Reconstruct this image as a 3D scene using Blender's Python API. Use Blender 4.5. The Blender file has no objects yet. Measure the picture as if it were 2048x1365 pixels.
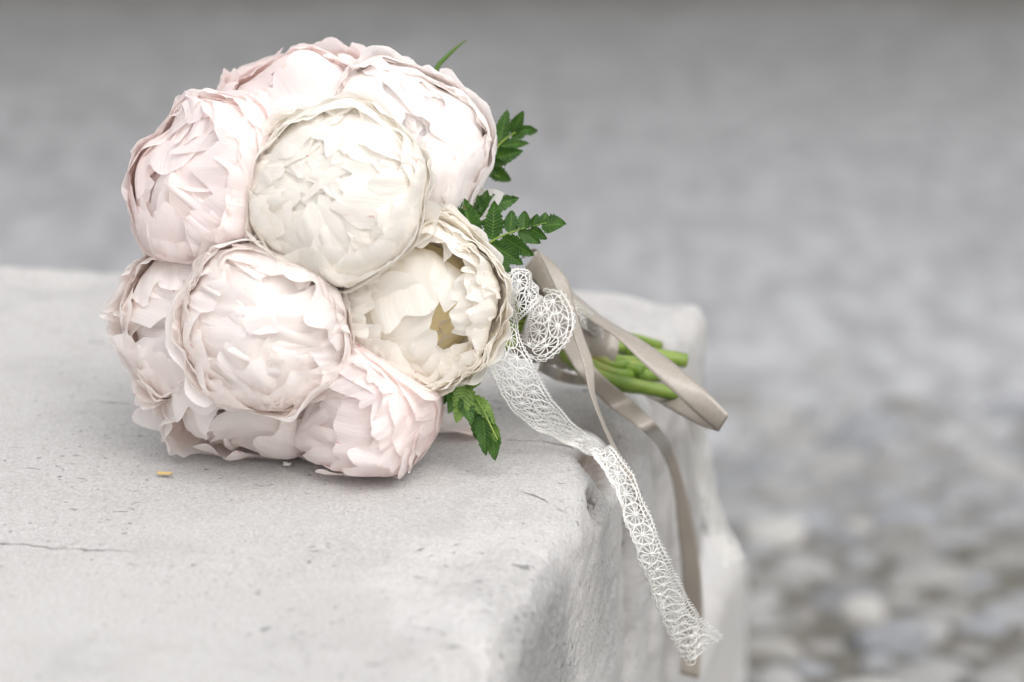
import bpy, math, random
import numpy as np
from mathutils import Vector, Matrix

R_ = math.radians
scene = bpy.context.scene
COL = scene.collection

# ------------------------------------------------------------------ camera, sky, light, exposure
HB = 0.66                 # height of the stone block's top
HC = HB + 0.634           # eye height
PITCH = R_(17.0)
LENS, SENSOR = 100.0, 36.0
FPX = LENS / SENSOR * 2048
cam_d = bpy.data.cameras.new('camera')
cam_d.lens = LENS; cam_d.sensor_width = SENSOR
cam_d.clip_start = 0.05; cam_d.clip_end = 200
cam_d.dof.use_dof = True
cam_d.dof.focus_distance = 1.86
cam_d.dof.aperture_fstop = 3.4
cam = bpy.data.objects.new('camera', cam_d)
cam.location = (0, 0, HC); cam.rotation_euler = (math.pi / 2 - PITCH, 0, 0)
COL.objects.link(cam); scene.camera = cam

SUN_EL, SUN_AZ = R_(60), R_(150)      # azimuth from +Y (away) towards +X (right)
world = bpy.data.worlds.new('World'); scene.world = world; world.use_nodes = True
wn = world.node_tree.nodes; wl = world.node_tree.links
wn.clear()
wo = wn.new('ShaderNodeOutputWorld'); bg = wn.new('ShaderNodeBackground')
sky = wn.new('ShaderNodeTexSky'); sky.sky_type = 'NISHITA'; sky.sun_disc = False
sky.sun_elevation = SUN_EL; sky.sun_rotation = SUN_AZ
sky.air_density = 1.0; sky.dust_density = 4.0; sky.ozone_density = 1.0
hs = wn.new('ShaderNodeHueSaturation'); hs.inputs['Saturation'].default_value = 0.16   # overcast: the cloud takes the blue out
wl.new(sky.outputs[0], hs.inputs['Color']); wl.new(hs.outputs[0], bg.inputs[0])
bg.inputs[1].default_value = 0.15
wl.new(bg.outputs[0], wo.inputs[0])

sd = bpy.data.lights.new('sun', 'SUN'); sd.energy = 1.0; sd.angle = R_(120); sd.color = (1.0, 0.97, 0.935)
sun = bpy.data.objects.new('sun', sd); COL.objects.link(sun)
sdir = Vector((math.sin(SUN_AZ) * math.cos(SUN_EL), math.cos(SUN_AZ) * math.cos(SUN_EL), math.sin(SUN_EL)))
sun.rotation_euler = sdir.to_track_quat('Z', 'Y').to_euler()

vs = scene.view_settings
vs.view_transform = 'Standard'; vs.look = 'None'; vs.exposure = 0.42; vs.gamma = 1.0
vs.use_curve_mapping = False
scene.render.engine = 'CYCLES'
scene.cycles.use_denoising = True
scene.cycles.use_adaptive_sampling = True; scene.cycles.adaptive_threshold = 0.06
scene.cycles.max_bounces = 18; scene.cycles.diffuse_bounces = 17; scene.cycles.transmission_bounces = 8

# ------------------------------------------------------------------ geometry helpers
CR = np.array([1.0, 0, 0]); CU = np.array([0, math.sin(PITCH), math.cos(PITCH)])
CF = np.array([0, math.cos(PITCH), -math.sin(PITCH)]); CP = np.array([0, 0, HC])

def ray(px, py):
    return CF + CR * ((px - 1024) / FPX) + CU * ((682.5 - py) / FPX)
def at(px, py, d):
    return CP + ray(px, py) * d
def on_plane(px, py, p0, n):
    r = ray(px, py)
    return float(np.dot(p0 - CP, n) / np.dot(r, n))
def d_top(px, py, off=0.0):
    return on_plane(px, py, np.array([0, 0, HB + off]), np.array([0, 0, 1.0]))
ALPHA = R_(13.0)
EDGE_N = np.array([math.cos(ALPHA), -math.sin(ALPHA), 0]); EDGE_D = np.array([math.sin(ALPHA), math.cos(ALPHA), 0])
EDGE_P = np.array([0.150, 2.17, 0])
def d_side(px, py, off=0.004):
    return on_plane(px, py, EDGE_P + EDGE_N * off, EDGE_N)

class FN:
    """smooth random field made of a few sine waves"""
    def __init__(s, rng, dim, f=1.0, k=7):
        s.w = rng.normal(0, 1, (k, dim)) * f
        s.p = rng.uniform(0, 6.283, k)
        s.a = rng.uniform(.5, 1, k); s.a /= math.sqrt((s.a ** 2).sum() / 2) * 1.0
    def __call__(s, *xs):
        r = 0
        for w, p, a in zip(s.w, s.p, s.a):
            ph = p
            for wi, x in zip(w, xs): ph = ph + wi * x
            r = r + a * np.sin(ph)
        return r

def obj(name, verts, faces, mat, parent=None, uv=None, smooth=True, attrs=None):
    me = bpy.data.meshes.new(name)
    verts = np.asarray(verts, dtype=np.float32)
    if isinstance(faces, np.ndarray):
        n, k = faces.shape
        me.vertices.add(len(verts)); me.vertices.foreach_set('co', verts.ravel())
        me.loops.add(n * k); me.loops.foreach_set('vertex_index', faces.astype(np.int32).ravel())
        me.polygons.add(n)
        me.polygons.foreach_set('loop_start', np.arange(0, n * k, k, dtype=np.int32))
        me.polygons.foreach_set('loop_total', np.full(n, k, dtype=np.int32))
        me.update(calc_edges=True)
    else:
        me.from_pydata(verts.tolist(), [], faces)
    if uv is not None:
        ul = me.uv_layers.new(name='UVMap')
        li = np.empty(len(me.loops), dtype=np.int32); me.loops.foreach_get('vertex_index', li)
        ul.data.foreach_set('uv', np.asarray(uv, dtype=np.float32)[li].ravel())
    if attrs:
        for an, av in attrs.items():
            a = me.attributes.new(an, 'FLOAT', 'POINT'); a.data.foreach_set('value', np.asarray(av, dtype=np.float32))
    if smooth:
        me.polygons.foreach_set('use_smooth', np.ones(len(me.polygons), dtype=bool))
    me.materials.append(mat)
    o = bpy.data.objects.new(name, me); COL.objects.link(o)
    if parent is not None: o.parent = parent
    return o

def empty(name, loc=(0, 0, 0), parent=None):
    o = bpy.data.objects.new(name, None); o.empty_display_size = 0.02; COL.objects.link(o)
    if parent is not None: o.parent = parent
    else: o.location = loc
    return o
def tag(o, label=None, cat=None, kind=None, group=None):
    if label: o['label'] = label
    if cat: o['category'] = cat
    if kind: o['kind'] = kind
    if group: o['group'] = group
    return o

def grid_faces(nu, nv, base=0, wrap=False):
    m = nu if wrap else nu - 1
    i = np.arange(m)[None, :]; j = np.arange(nv - 1)[:, None]
    a = j * nu + i; b = j * nu + (i + 1) % nu; c = (j + 1) * nu + (i + 1) % nu; d = (j + 1) * nu + i
    return np.stack([a, b, c, d], -1).reshape(-1, 4) + base

def catmull(P, n):
    P = np.asarray(P, float)
    Q = np.vstack([2 * P[0] - P[1], P, 2 * P[-1] - P[-2]])
    t = np.linspace(0, len(P) - 1 - 1e-9, n); k = t.astype(int); f = (t - k)[:, None]
    p0, p1, p2, p3 = Q[k], Q[k + 1], Q[k + 2], Q[k + 3]
    return .5 * (2 * p1 + (p2 - p0) * f + (2 * p0 - 5 * p1 + 4 * p2 - p3) * f ** 2 + (3 * p1 - p0 - 3 * p2 + p3) * f ** 3)

def tube(path, rad, ns=8, caps=True):
    path = np.asarray(path, float); n = len(path)
    rad = np.broadcast_to(np.asarray(rad, float), (n,))
    T = np.gradient(path, axis=0); T /= np.linalg.norm(T, axis=1)[:, None] + 1e-12
    ref = np.array([0, 0, 1.0]) if abs(T[0][2]) < .9 else np.array([1.0, 0, 0])
    N = np.cross(T, ref); N /= np.linalg.norm(N, axis=1)[:, None] + 1e-12
    B = np.cross(T, N)
    a = np.linspace(0, 2 * math.pi, ns, endpoint=False)
    V = path[:, None, :] + rad[:, None, None] * (np.cos(a)[None, :, None] * N[:, None, :] + np.sin(a)[None, :, None] * B[:, None, :])
    V = V.reshape(-1, 3); F = grid_faces(ns, n, wrap=True).tolist()
    if caps:
        F.append(list(range(ns))[::-1]); F.append(list(range((n - 1) * ns, n * ns)))
    return V, F

# ------------------------------------------------------------------ materials
class NT:
    def __init__(s, name):
        s.m = bpy.data.materials.new(name); s.m.use_nodes = True
        s.t = s.m.node_tree; s.t.nodes.clear()
        s.out = s.n('ShaderNodeOutputMaterial')
    def n(s, kind, **kw):
        x = s.t.nodes.new(kind)
        for k, v in kw.items(): setattr(x, k, v)
        return x
    def link(s, a, b): s.t.links.new(a, b)
    def set(s, sock, v):
        if isinstance(v, bpy.types.NodeSocket): s.link(v, sock)
        else: sock.default_value = v
    def math(s, op, a, b=0.0, c=0.0, clamp=False):
        x = s.n('ShaderNodeMath', operation=op, use_clamp=clamp)
        s.set(x.inputs[0], a); s.set(x.inputs[1], b); s.set(x.inputs[2], c)
        return x.outputs[0]
    def vmath(s, op, a, b=(0, 0, 0)):
        x = s.n('ShaderNodeVectorMath', operation=op)
        s.set(x.inputs[0], a); s.set(x.inputs[1], b)
        return x.outputs['Value'] if op in ('DOT_PRODUCT', 'LENGTH', 'DISTANCE') else x.outputs[0]
    def mix(s, f, a, b, blend='MIX'):
        x = s.n('ShaderNodeMix', data_type='RGBA', blend_type=blend)
        s.set(x.inputs[0], f); s.set(x.inputs[6], a); s.set(x.inputs[7], b)
        return x.outputs[2]
    def noise(s, vec, scale, detail=3.0, rough=.55):
        x = s.n('ShaderNodeTexNoise'); s.link(vec, x.inputs['Vector'])
        x.inputs['Scale'].default_value = scale; x.inputs['Detail'].default_value = detail; x.inputs['Roughness'].default_value = rough
        return x.outputs[0]
    def ramp(s, f, stops):
        x = s.n('ShaderNodeValToRGB'); s.link(f, x.inputs[0])
        e = x.color_ramp.elements
        e[0].position = stops[0][0]; e[0].color = stops[0][1]
        e[1].position = stops[-1][0]; e[1].color = stops[-1][1]
        for p, c in stops[1:-1]:
            q = e.new(p); q.color = c
        return x.outputs[0]
    def rmap(s, f, a, b, c=0.0, d=1.0):
        x = s.n('ShaderNodeMapRange', clamp=True); s.link(f, x.inputs[0])
        for i, v in enumerate((a, b, c, d)): x.inputs[1 + i].default_value = v
        return x.outputs[0]
    def bump(s, h, strength, dist, normal=None):
        x = s.n('ShaderNodeBump'); s.link(h, x.inputs['Height'])
        x.inputs['Strength'].default_value = strength; x.inputs['Distance'].default_value = dist
        if normal: s.link(normal, x.inputs['Normal'])
        return x.outputs[0]
    def principled(s, col, rough=.5, spec=.5, normal=None, **kw):
        x = s.n('ShaderNodeBsdfPrincipled')
        s.set(x.inputs['Base Color'], col); s.set(x.inputs['Roughness'], rough); x.inputs['Specular IOR Level'].default_value = spec
        for k, v in kw.items(): s.set(x.inputs[k], v)
        if normal: s.link(normal, x.inputs['Normal'])
        return x.outputs[0]
    def finish(s, sh): s.link(sh, s.out.inputs[0]); return s.m

def C(r, g, b): return (r, g, b, 1.0)

def petal_material(name, tip, mid, base, transl=.50):
    k = NT(name)
    uvn = k.n('ShaderNodeUVMap'); uv = uvn.outputs[0]
    sp = k.n('ShaderNodeSeparateXYZ'); k.link(uv, sp.inputs[0])
    info = k.n('ShaderNodeObjectInfo')
    ofs = k.n('ShaderNodeCombineXYZ'); k.link(k.math('MULTIPLY', info.outputs['Random'], 37.0), ofs.inputs[2])
    uvo = k.vmath('ADD', uv, ofs.outputs[0])
    n1 = k.noise(uvo, 2.2, 2.0)
    vv = k.math('ADD', sp.outputs[1], k.math('MULTIPLY', k.math('SUBTRACT', n1, .5), .35))
    col = k.ramp(vv, [(0.0, base), (.35, mid), (.85, tip), (1.0, tip)])
    # individual petals differ a little in tint
    col = k.mix(k.math('MULTIPLY', info.outputs['Random'], .35), col, mid)
    # veins running from base to tip
    st = k.n('ShaderNodeMapping'); k.link(uvo, st.inputs[0]); st.inputs['Scale'].default_value = (38, 1.6, 1)
    vein = k.noise(st.outputs[0], 1.0, 3.0, .6)
    col = k.mix(k.rmap(vein, .45, .75, 0, .40), col, mid)
    # rare crimson flecks along the margin, and browned tips
    st2 = k.n('ShaderNodeMapping'); k.link(uvo, st2.inputs[0]); st2.inputs['Scale'].default_value = (7, 3, 1)
    fl = k.noise(st2.outputs[0], 1.0, 2.0)
    edge = k.rmap(sp.outputs[1], .965, .995)
    fleck = k.math('MULTIPLY', edge, k.rmap(fl, .67, .71))
    col = k.mix(k.math('MULTIPLY', fleck, .75), col, C(.55, .10, .16))
    brown = k.math('MULTIPLY', edge, k.rmap(k.noise(uvo, 5.3, 1.0), .70, .76))
    col = k.mix(k.math('MULTIPLY', brown, .3), col, C(.62, .38, .14))
    nrm = k.bump(vein, .35, .0012)
    n3 = k.noise(uvo, 9.0, 4.0)
    nrm = k.bump(n3, .25, .0012, nrm)
    df = k.n('ShaderNodeBsdfDiffuse'); k.link(col, df.inputs[0]); k.link(nrm, df.inputs['Normal'])
    gl = k.n('ShaderNodeBsdfGlossy'); gl.inputs[0].default_value = (1, 1, 1, 1); gl.inputs['Roughness'].default_value = .45; k.link(nrm, gl.inputs['Normal'])
    m0 = k.n('ShaderNodeMixShader'); m0.inputs[0].default_value = .035; k.link(df.outputs[0], m0.inputs[1]); k.link(gl.outputs[0], m0.inputs[2]); pr = m0.outputs[0]
    tr = k.n('ShaderNodeBsdfTranslucent'); k.link(k.mix(.5, col, mid), tr.inputs[0]); k.link(nrm, tr.inputs['Normal'])
    mx = k.n('ShaderNodeMixShader'); mx.inputs[0].default_value = transl
    k.link(pr, mx.inputs[1]); k.link(tr.outputs[0], mx.inputs[2])
    return k.finish(mx.outputs[0])

PM = {
 'ivory': petal_material('petal_ivory', C(.984, .971, .948), C(.979, .946, .893), C(.96, .85, .66)),
 'cream': petal_material('petal_cream', C(.984, .972, .946), C(.979, .942, .88), C(.96, .80, .54)),
 'blush': petal_material('petal_blush', C(.984, .968, .958), C(.979, .905, .868), C(.96, .73, .62)),
 'shell': petal_material('petal_shell', C(.984, .971, .964), C(.979, .930, .908), C(.96, .78, .70)),
 'pink': petal_material('petal_pink', C(.984, .957, .946), C(.977, .866, .842), C(.96, .75, .68)),
 'coral': petal_material('petal_coral', C(.90, .50, .40), C(.86, .40, .32), C(.80, .30, .25)),
}

def leaf_material(name, dark, light):
    k = NT(name)
    uvn = k.n('ShaderNodeUVMap'); sp = k.n('ShaderNodeSeparateXYZ'); k.link(uvn.outputs[0], sp.inputs[0])
    g = k.n('ShaderNodeNewGeometry'); pos = g.outputs['Position']
    n = k.noise(pos, 160, 3)
    col = k.mix(k.rmap(n, .35, .7), dark, light)
    mid = k.rmap(k.math('ABSOLUTE', sp.outputs[0]), 0, .10, 1, 0)
    col = k.mix(k.math('MULTIPLY', mid, .55), col, C(.16, .30, .05))
    rust = k.rmap(k.noise(pos, 55, 2), .70, .76)
    col = k.mix(k.math('MULTIPLY', rust, .6), col, C(.22, .09, .03))
    # side veins
    vein = k.math('SINE', k.math('MULTIPLY', k.math('SUBTRACT', sp.outputs[1], k.math('MULTIPLY', k.math('ABSOLUTE', sp.outputs[0]), .12)), 75))
    nrm = k.bump(vein, .35, .0008)
    pr = k.principled(col, .42, .4, nrm)
    tr = k.n('ShaderNodeBsdfTranslucent'); k.link(k.mix(.5, col, C(.14, .30, .03)), tr.inputs[0])
    mx = k.n('ShaderNodeMixShader'); mx.inputs[0].default_value = .22
    k.link(pr, mx.inputs[1]); k.link(tr.outputs[0], mx.inputs[2])
    return k.finish(mx.outputs[0])
M_FERN = leaf_material('fern_green', C(.026, .075, .010), C(.05, .135, .016))
M_FERN_PALE = leaf_material('fern_pale', C(.12, .22, .035), C(.22, .34, .08))

def stem_material():
    k = NT('stem_green')
    g = k.n('ShaderNodeNewGeometry'); info = k.n('ShaderNodeObjectInfo')
    mp = k.n('ShaderNodeMapping'); k.link(g.outputs['Position'], mp.inputs[0]); mp.inputs['Scale'].default_value = (22, 60, 60)
    n = k.noise(mp.outputs[0], 1.0, 3)
    col = k.mix(k.rmap(n, .3, .7), C(.10, .19, .02), C(.27, .35, .07))
    col = k.mix(k.math('MULTIPLY', k.rmap(n, .55, .7), k.rmap(info.outputs['Random'], .55, .9)), col, C(.36, .16, .07))
    return k.finish(k.principled(col, .38, .45))
M_STEM = stem_material()

def satin_material():
    k = NT('taupe_satin')
    uvn = k.n('ShaderNodeUVMap')
    mp = k.n('ShaderNodeMapping'); k.link(uvn.outputs[0], mp.inputs[0]); mp.inputs['Scale'].default_value = (3, 900, 1)
    n = k.noise(mp.outputs[0], 1.0, 2)
    nrm = k.bump(n, .12, .0003)
    col = k.mix(k.rmap(n, .3, .7), C(.33, .29, .245), C(.39, .345, .295))
    pr = k.principled(col, .30, .75, nrm, **{'Sheen Weight': .3, 'Sheen Roughness': .3, 'Anisotropic': .4})
    tr = k.n('ShaderNodeBsdfTranslucent'); k.link(col, tr.inputs[0])
    mx = k.n('ShaderNodeMixShader'); mx.inputs[0].default_value = .12
    k.link(pr, mx.inputs[1]); k.link(tr.outputs[0], mx.inputs[2])
    return k.finish(mx.outputs[0])
M_SATIN = satin_material()

def lace_material():
    k = NT('cotton_lace')
    g = k.n('ShaderNodeNewGeometry')
    n = k.noise(g.outputs['Position'], 1800, 2)
    col = k.mix(n, C(.74, .73, .70), C(.83, .82, .79))
    return k.finish(k.principled(col, .85, .15, k.bump(n, .6, .0004)))
M_LACE = lace_material()

# ------------------------------------------------------------------ stone block
CRACKS = []
def stone_material(name, tint=(1, 1, 1), cracks=()):
    k = NT(name)
    g = k.n('ShaderNodeNewGeometry'); pos = g.outputs['Position']
    big = k.noise(pos, 5.0, 4)
    col = k.mix(k.rmap(big, .3, .7), C(.49, .477, .467), C(.56, .55, .54))
    med = k.noise(pos, 26, 5, .65)
    col = k.mix(k.rmap(med, .48, .72, 0, .35), col, C(.50, .465, .43))
    fine = k.noise(pos, 420, 4, .7)
    col = k.mix(k.rmap(fine, .40, .62, 0, .7), col, C(.70, .69, .685))
    fin2 = k.noise(pos, 900, 2, .7)
    col = k.mix(k.rmap(fin2, .52, .68, 0, .6), col, C(.36, .33, .30))
    hgt = k.math('ADD', k.math('MULTIPLY', fine, .6), k.math('MULTIPLY', med, 1.2))
    # dark pits: scattered in patches
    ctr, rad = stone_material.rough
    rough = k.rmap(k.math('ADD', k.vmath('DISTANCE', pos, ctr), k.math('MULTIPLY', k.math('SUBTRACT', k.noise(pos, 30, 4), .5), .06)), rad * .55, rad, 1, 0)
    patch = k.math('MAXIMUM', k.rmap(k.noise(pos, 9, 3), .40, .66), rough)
    for sc, thr, lo, st_ in ((80, .13, .64, 1), (190, .18, .58, 1), (40, .07, .80, 1), (380, .20, .58, 1), (46, .16, .66, 4.5), (110, .18, .62, 3.5)):
        warp = k.n('ShaderNodeTexNoise'); k.link(pos, warp.inputs['Vector']); warp.inputs['Scale'].default_value = sc * 1.6
        ws = k.n('ShaderNodeVectorMath', operation='SCALE'); k.link(warp.outputs['Color'], ws.inputs[0]); ws.inputs['Scale'].default_value = .9 / sc
        wp = k.vmath('MULTIPLY', k.vmath('ADD', pos, ws.outputs[0]), (1, st_, 1))
        vo = k.n('ShaderNodeTexVoronoi'); k.link(wp, vo.inputs['Vector']); vo.inputs['Scale'].default_value = sc
        sx = k.n('ShaderNodeSeparateXYZ'); k.link(vo.outputs['Color'], sx.inputs[0])
        size = k.math('MULTIPLY', sx.outputs[1], thr * 1.6)
        m = k.math('MULTIPLY', k.math('LESS_THAN', vo.outputs['Distance'], size), k.math('GREATER_THAN', sx.outputs[0], k.math('SUBTRACT', 1.0, k.math('MULTIPLY', patch, 1 - lo))))
        col = k.mix(k.math('MULTIPLY', m, k.math('MULTIPLY_ADD', sx.outputs[2], .5, .25)), col, C(.13, .125, .125))
        hgt = k.math('SUBTRACT', hgt, k.math('MULTIPLY', m, .8))
    # grey lichen stains and a weathered broken face, greyed further to paint side shade
    st = k.math('MULTIPLY', k.rmap(k.noise(pos, 13, 5, .7), .52, .72), .35)
    col = k.mix(st, col, C(.40, .40, .40))
    wear_shade = k.rmap(k.noise(pos, 210, 5, .75), .42, .66)
    col = k.mix(k.math('MULTIPLY', rough, k.math('MULTIPLY_ADD', wear_shade, .48, .06)), col, C(.30, .298, .295))
    hgt = k.math('ADD', hgt, k.math('MULTIPLY', k.math('MULTIPLY', rough, wear_shade), -.5))
    # attribute: soil caught in the joints
    at_ = k.n('ShaderNodeAttribute'); at_.attribute_name = 'soil'
    soil = k.math('MULTIPLY', at_.outputs['Fac'], k.rmap(med, .25, .6, .55, 1))
    col = k.mix(k.math('MULTIPLY', soil, .92), col, C(.17, .135, .11))
    # hairline cracks
    warp = k.n('ShaderNodeTexNoise'); k.link(pos, warp.inputs['Vector']); warp.inputs['Scale'].default_value = 60; warp.inputs['Detail'].default_value = 4
    ws = k.n('ShaderNodeVectorMath', operation='MULTIPLY_ADD'); k.link(warp.outputs['Color'], ws.inputs[0])
    ws.inputs[1].default_value = (.014, .014, 0); k.link(k.vmath('SUBTRACT', pos, (.007, .007, 0)), ws.inputs[2])
    cp = ws.outputs[0]
    tot = None
    gate = k.rmap(k.noise(pos, 75, 3), .36, .52, .12, 1)
    for a, b, w, s in cracks:
        ab = np.array(b) - np.array(a)
        pa = k.vmath('SUBTRACT', cp, tuple(a))
        t = k.math('MULTIPLY', k.vmath('DOT_PRODUCT', pa, tuple(ab)), 1.0 / float(ab @ ab), clamp=True)
        sc_ = k.n('ShaderNodeVectorMath', operation='SCALE'); sc_.inputs[0].default_value = tuple(ab); k.link(t, sc_.inputs['Scale'])
        d = k.vmath('DISTANCE', pa, sc_.outputs[0])
        m = k.math('MULTIPLY', k.rmap(d, w * .4, w, 1, 0), s)
        tot = m if tot is None else k.math('MAXIMUM', tot, m)
    if tot is not None:
        tot = k.math('MULTIPLY', tot, gate)
        col = k.mix(tot, col, C(.17, .155, .145))
        hgt = k.math('SUBTRACT', hgt, k.math('MULTIPLY', tot, 1.5))
    if tint != (1, 1, 1): col = k.mix(1.0, col, C(*tint), 'MULTIPLY')
    return k.finish(k.principled(col, .88, .2, k.bump(hgt, 1.0, .0034)))
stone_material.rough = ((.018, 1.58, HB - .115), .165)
_t = lambda px, py: at(px, py, d_top(px, py))
crk = [((0, 1088), (110, 1097)), ((110, 1097), (280, 1108)), ((110, 1100), (190, 1072)), ((280, 1108), (410, 1110)),
       ((1014, 880), (1110, 889)), ((1110, 889), (1200, 902)), ((930, 962), (1060, 990)), ((1060, 990), (1100, 1004)),
       ((60, 1047), (180, 1050)), ((830, 1045), (960, 1000)), ((170, 800), (250, 808)), ((820, 1255), (890, 1268)),
       ((250, 1190), (300, 1196)), ((1085, 758), (1190, 775)), ((290, 903), (330, 898))]
wd = [.0013, .0016, .0010, .0008, .0018, .0022, .0010, .0014, .0009, .0007, .0012, .0009, .0008, .0022, .0016]
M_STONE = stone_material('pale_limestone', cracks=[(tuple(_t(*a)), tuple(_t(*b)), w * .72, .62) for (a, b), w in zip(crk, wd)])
M_STONE2 = stone_material('pale_limestone_lower')

def rounded_block(name, mat, p0, p1, q0, q1, z0, z1, rho, step, origin, seed, grooves=(), chips=(), lump=.0028):
    """a box in (p along the edge, q across, z) with worn, rounded arrises"""
    rng = np.random.default_rng(seed)
    def lin(a, b, near_b=True):
        n = max(3, int(round((b - a) / step)) + 1); return np.linspace(a, b, n)
    ps, qs, zs = lin(p0, p1), lin(q0, q1), lin(z0, z1)
    V, F = [], []
    def add(P):
        nv, nu = P.shape[:2]
        base = sum(len(x) for x in V); V.append(P.reshape(-1, 3)); F.append(grid_faces(nu, nv, base))
    def sheet(a, b, fn):
        A, B = np.meshgrid(a, b); add(np.stack(fn(A, B), -1))
    sheet(qs, ps, lambda q, p: (p, q, np.full_like(p, z1)))               # top
    sheet(zs[::-1], ps, lambda z, p: (p, np.full_like(p, q1), z))          # right side
    sheet(zs, ps, lambda z, p: (p, np.full_like(p, q0), z))                # left side
    sheet(qs, zs[::-1], lambda q, z: (np.full_like(q, p1), q, z))          # back
    sheet(qs, zs, lambda q, z: (np.full_like(q, p0), q, z))                # front
    P = np.vstack(V); Fc = np.vstack(F)
    # weld the seams
    key = np.round(P * 1e5).astype(np.int64)
    _, idx, inv = np.unique(key, axis=0, return_index=True, return_inverse=True)
    P = P[idx]; Fc = inv.reshape(-1)[Fc]
    n_lo = FN(rng, 3, 9, 9); n_md = FN(rng, 3, 32, 12); n_hi = FN(rng, 3, 120, 24); n_r = FN(rng, 1, 9, 5)
    rr = rho * (1 + .22 * n_r(P[:, 0]))
    rr = np.clip(rr, rho * .55, rho * 1.6)
    lo = np.stack([np.full(len(P), p0) + rr, np.full(len(P), q0) + rr, np.full(len(P), z0 - 1.0)], -1)
    hi = np.stack([np.full(len(P), p1) - rr, np.full(len(P), q1) - rr, np.full(len(P), z1) - rr], -1)
    c = np.clip(P, lo, hi); dlt = P - c; L = np.linalg.norm(dlt, axis=1)[:, None]
    N = dlt / np.maximum(L, 1e-9)
    N[L[:, 0] < 1e-7] = (0, 0, 1)
    Q = c + N * rr[:, None]
    edge = np.clip(1 - np.abs(N).max(1), 0, .3) / .3                       # 1 on the arrises
    side = np.clip(N[:, 1], 0, 1)
    h = lump * (.25 + .6 * np.maximum(edge, side * .5)) * n_lo(*Q.T) + lump * .30 * (.25 + edge + .6 * side) * n_md(*Q.T) + lump * .16 * (.10 + edge + side) * n_hi(*Q.T)
    soil = np.zeros(len(P))
    for (gp, tilt, w, dep, zt, zb, wob, so) in grooves:                    # joints running down the side
        ctr = gp + tilt * (z1 - Q[:, 2]) + .006 * np.sin(Q[:, 2] * 31 + gp * 50) + .003 * np.sin(Q[:, 2] * 83)
        ext = np.clip((Q[:, 1] - (q1 - wob)) / (.5 * wob), 0, 1)
        vert = np.clip((Q[:, 2] - (z1 - zb)) / .06, 0, 1) if zb < 9 else 1.0
        gg = np.exp(-np.abs((Q[:, 0] - ctr) / w)) * ext * (.25 + .75 * vert)
        h = h - dep * gg; soil = np.maximum(soil, so * np.clip(gg * 2.0 - .3, 0, 1))
    W = np.array(origin)
    def to_world(Q): return W + (Q[:, :1] + .0875 * Q[:, 1:2]) * EDGE_D + Q[:, 1:2] * EDGE_N + Q[:, 2:3] * np.array([0, 0, 1.0])
    X = to_world(Q)
    for (cx, rad, dep, so) in chips:                                       # broken-out hollows
        d = np.linalg.norm((X - np.array(cx)) / np.array(rad), axis=1)
        k = np.clip((1 - d) * (2.2 if so > .5 else 1), 0, 1); k = k * k * (3 - 2 * k)
        h = h - dep * k * (1 + .25 * n_md(*Q.T)); soil = np.maximum(soil, so * np.clip(k * 2.6 - .2, 0, 1))
    X = to_world(Q + N * h[:, None])
    return obj(name, X, Fc, mat, attrs={'soil': soil})

def p_of(px, py):      # distance along the block's edge of the side-face point seen at a pixel
    w = at(px, py, d_side(px, py)); return float((w - EDGE_P) @ EDGE_D)
g1, g2, g3 = p_of(1283, 1100), p_of(1338, 1000), p_of(1372, 900)
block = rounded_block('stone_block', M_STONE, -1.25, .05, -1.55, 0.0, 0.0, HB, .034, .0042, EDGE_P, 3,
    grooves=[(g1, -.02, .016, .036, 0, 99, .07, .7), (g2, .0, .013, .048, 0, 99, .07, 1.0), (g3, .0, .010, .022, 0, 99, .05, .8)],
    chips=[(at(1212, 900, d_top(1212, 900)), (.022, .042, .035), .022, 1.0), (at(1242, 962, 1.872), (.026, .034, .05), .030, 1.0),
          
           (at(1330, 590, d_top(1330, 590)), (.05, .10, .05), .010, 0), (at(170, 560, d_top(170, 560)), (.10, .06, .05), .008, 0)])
tag(block, 'large pale limestone block with worn rounded edge under the bouquet', 'stone block')
lower = rounded_block('stone_step', M_STONE2, -.20, .15, -.30, 0.0, 0.0, HB - .345, .03, .012, np.array([.203, 2.45, 0]), 8, lump=.005)
tag(lower, 'lower pale stone beyond the corner of the large block, blurred', 'stone block')

# ------------------------------------------------------------------ ground and pebbles
def ground_material():
    k = NT('sandy_ground')
    g = k.n('ShaderNodeNewGeometry'); pos = g.outputs['Position']
    sp = k.n('ShaderNodeSeparateXYZ'); k.link(pos, sp.inputs[0])
    n = k.noise(pos, 3.0, 4)
    zone = k.rmap(k.math('ADD', sp.outputs[1], k.math('MULTIPLY', k.math('SUBTRACT', n, .5), 1.1)), 3.25, 3.75)
    sand = k.mix(k.rmap(k.noise(k.vmath('MULTIPLY', pos, (1, .42, 1)), 18, 3, .6), .34, .66), C(.265, .267, .276), C(.44, .442, .454))
    soil = k.mix(k.rmap(k.noise(pos, 40, 4), .3, .7), C(.10, .095, .082), C(.19, .18, .16))
    col = k.mix(zone, soil, sand)
    col = k.mix(k.rmap(k.math('ADD', sp.outputs[1], k.math('MULTIPLY', n, 1.2)), 4.8, 8.2, 0, .92), col, k.mix(k.noise(pos, 5, 4), C(.070, .069, .064), C(.13, .127, .12)))
    verge = k.rmap(k.math('ADD', sp.outputs[1], k.math('MULTIPLY', k.math('SUBTRACT', k.noise(pos, 2, 3), .5), .5)), 7.0, 7.7)
    col = k.mix(verge, col, k.mix(k.noise(pos, 9, 4), C(.06, .057, .045), C(.11, .10, .078)))
    return k.finish(k.principled(col, .95, .1, k.bump(k.noise(pos, 90, 4), .8, .01)))
ground = obj('ground', [(-40, -6, 0), (40, -6, 0), (40, 90, 0), (-40, 90, 0)], [(0, 1, 2, 3)], ground_material(), smooth=False)
tag(ground, kind='structure')

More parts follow.
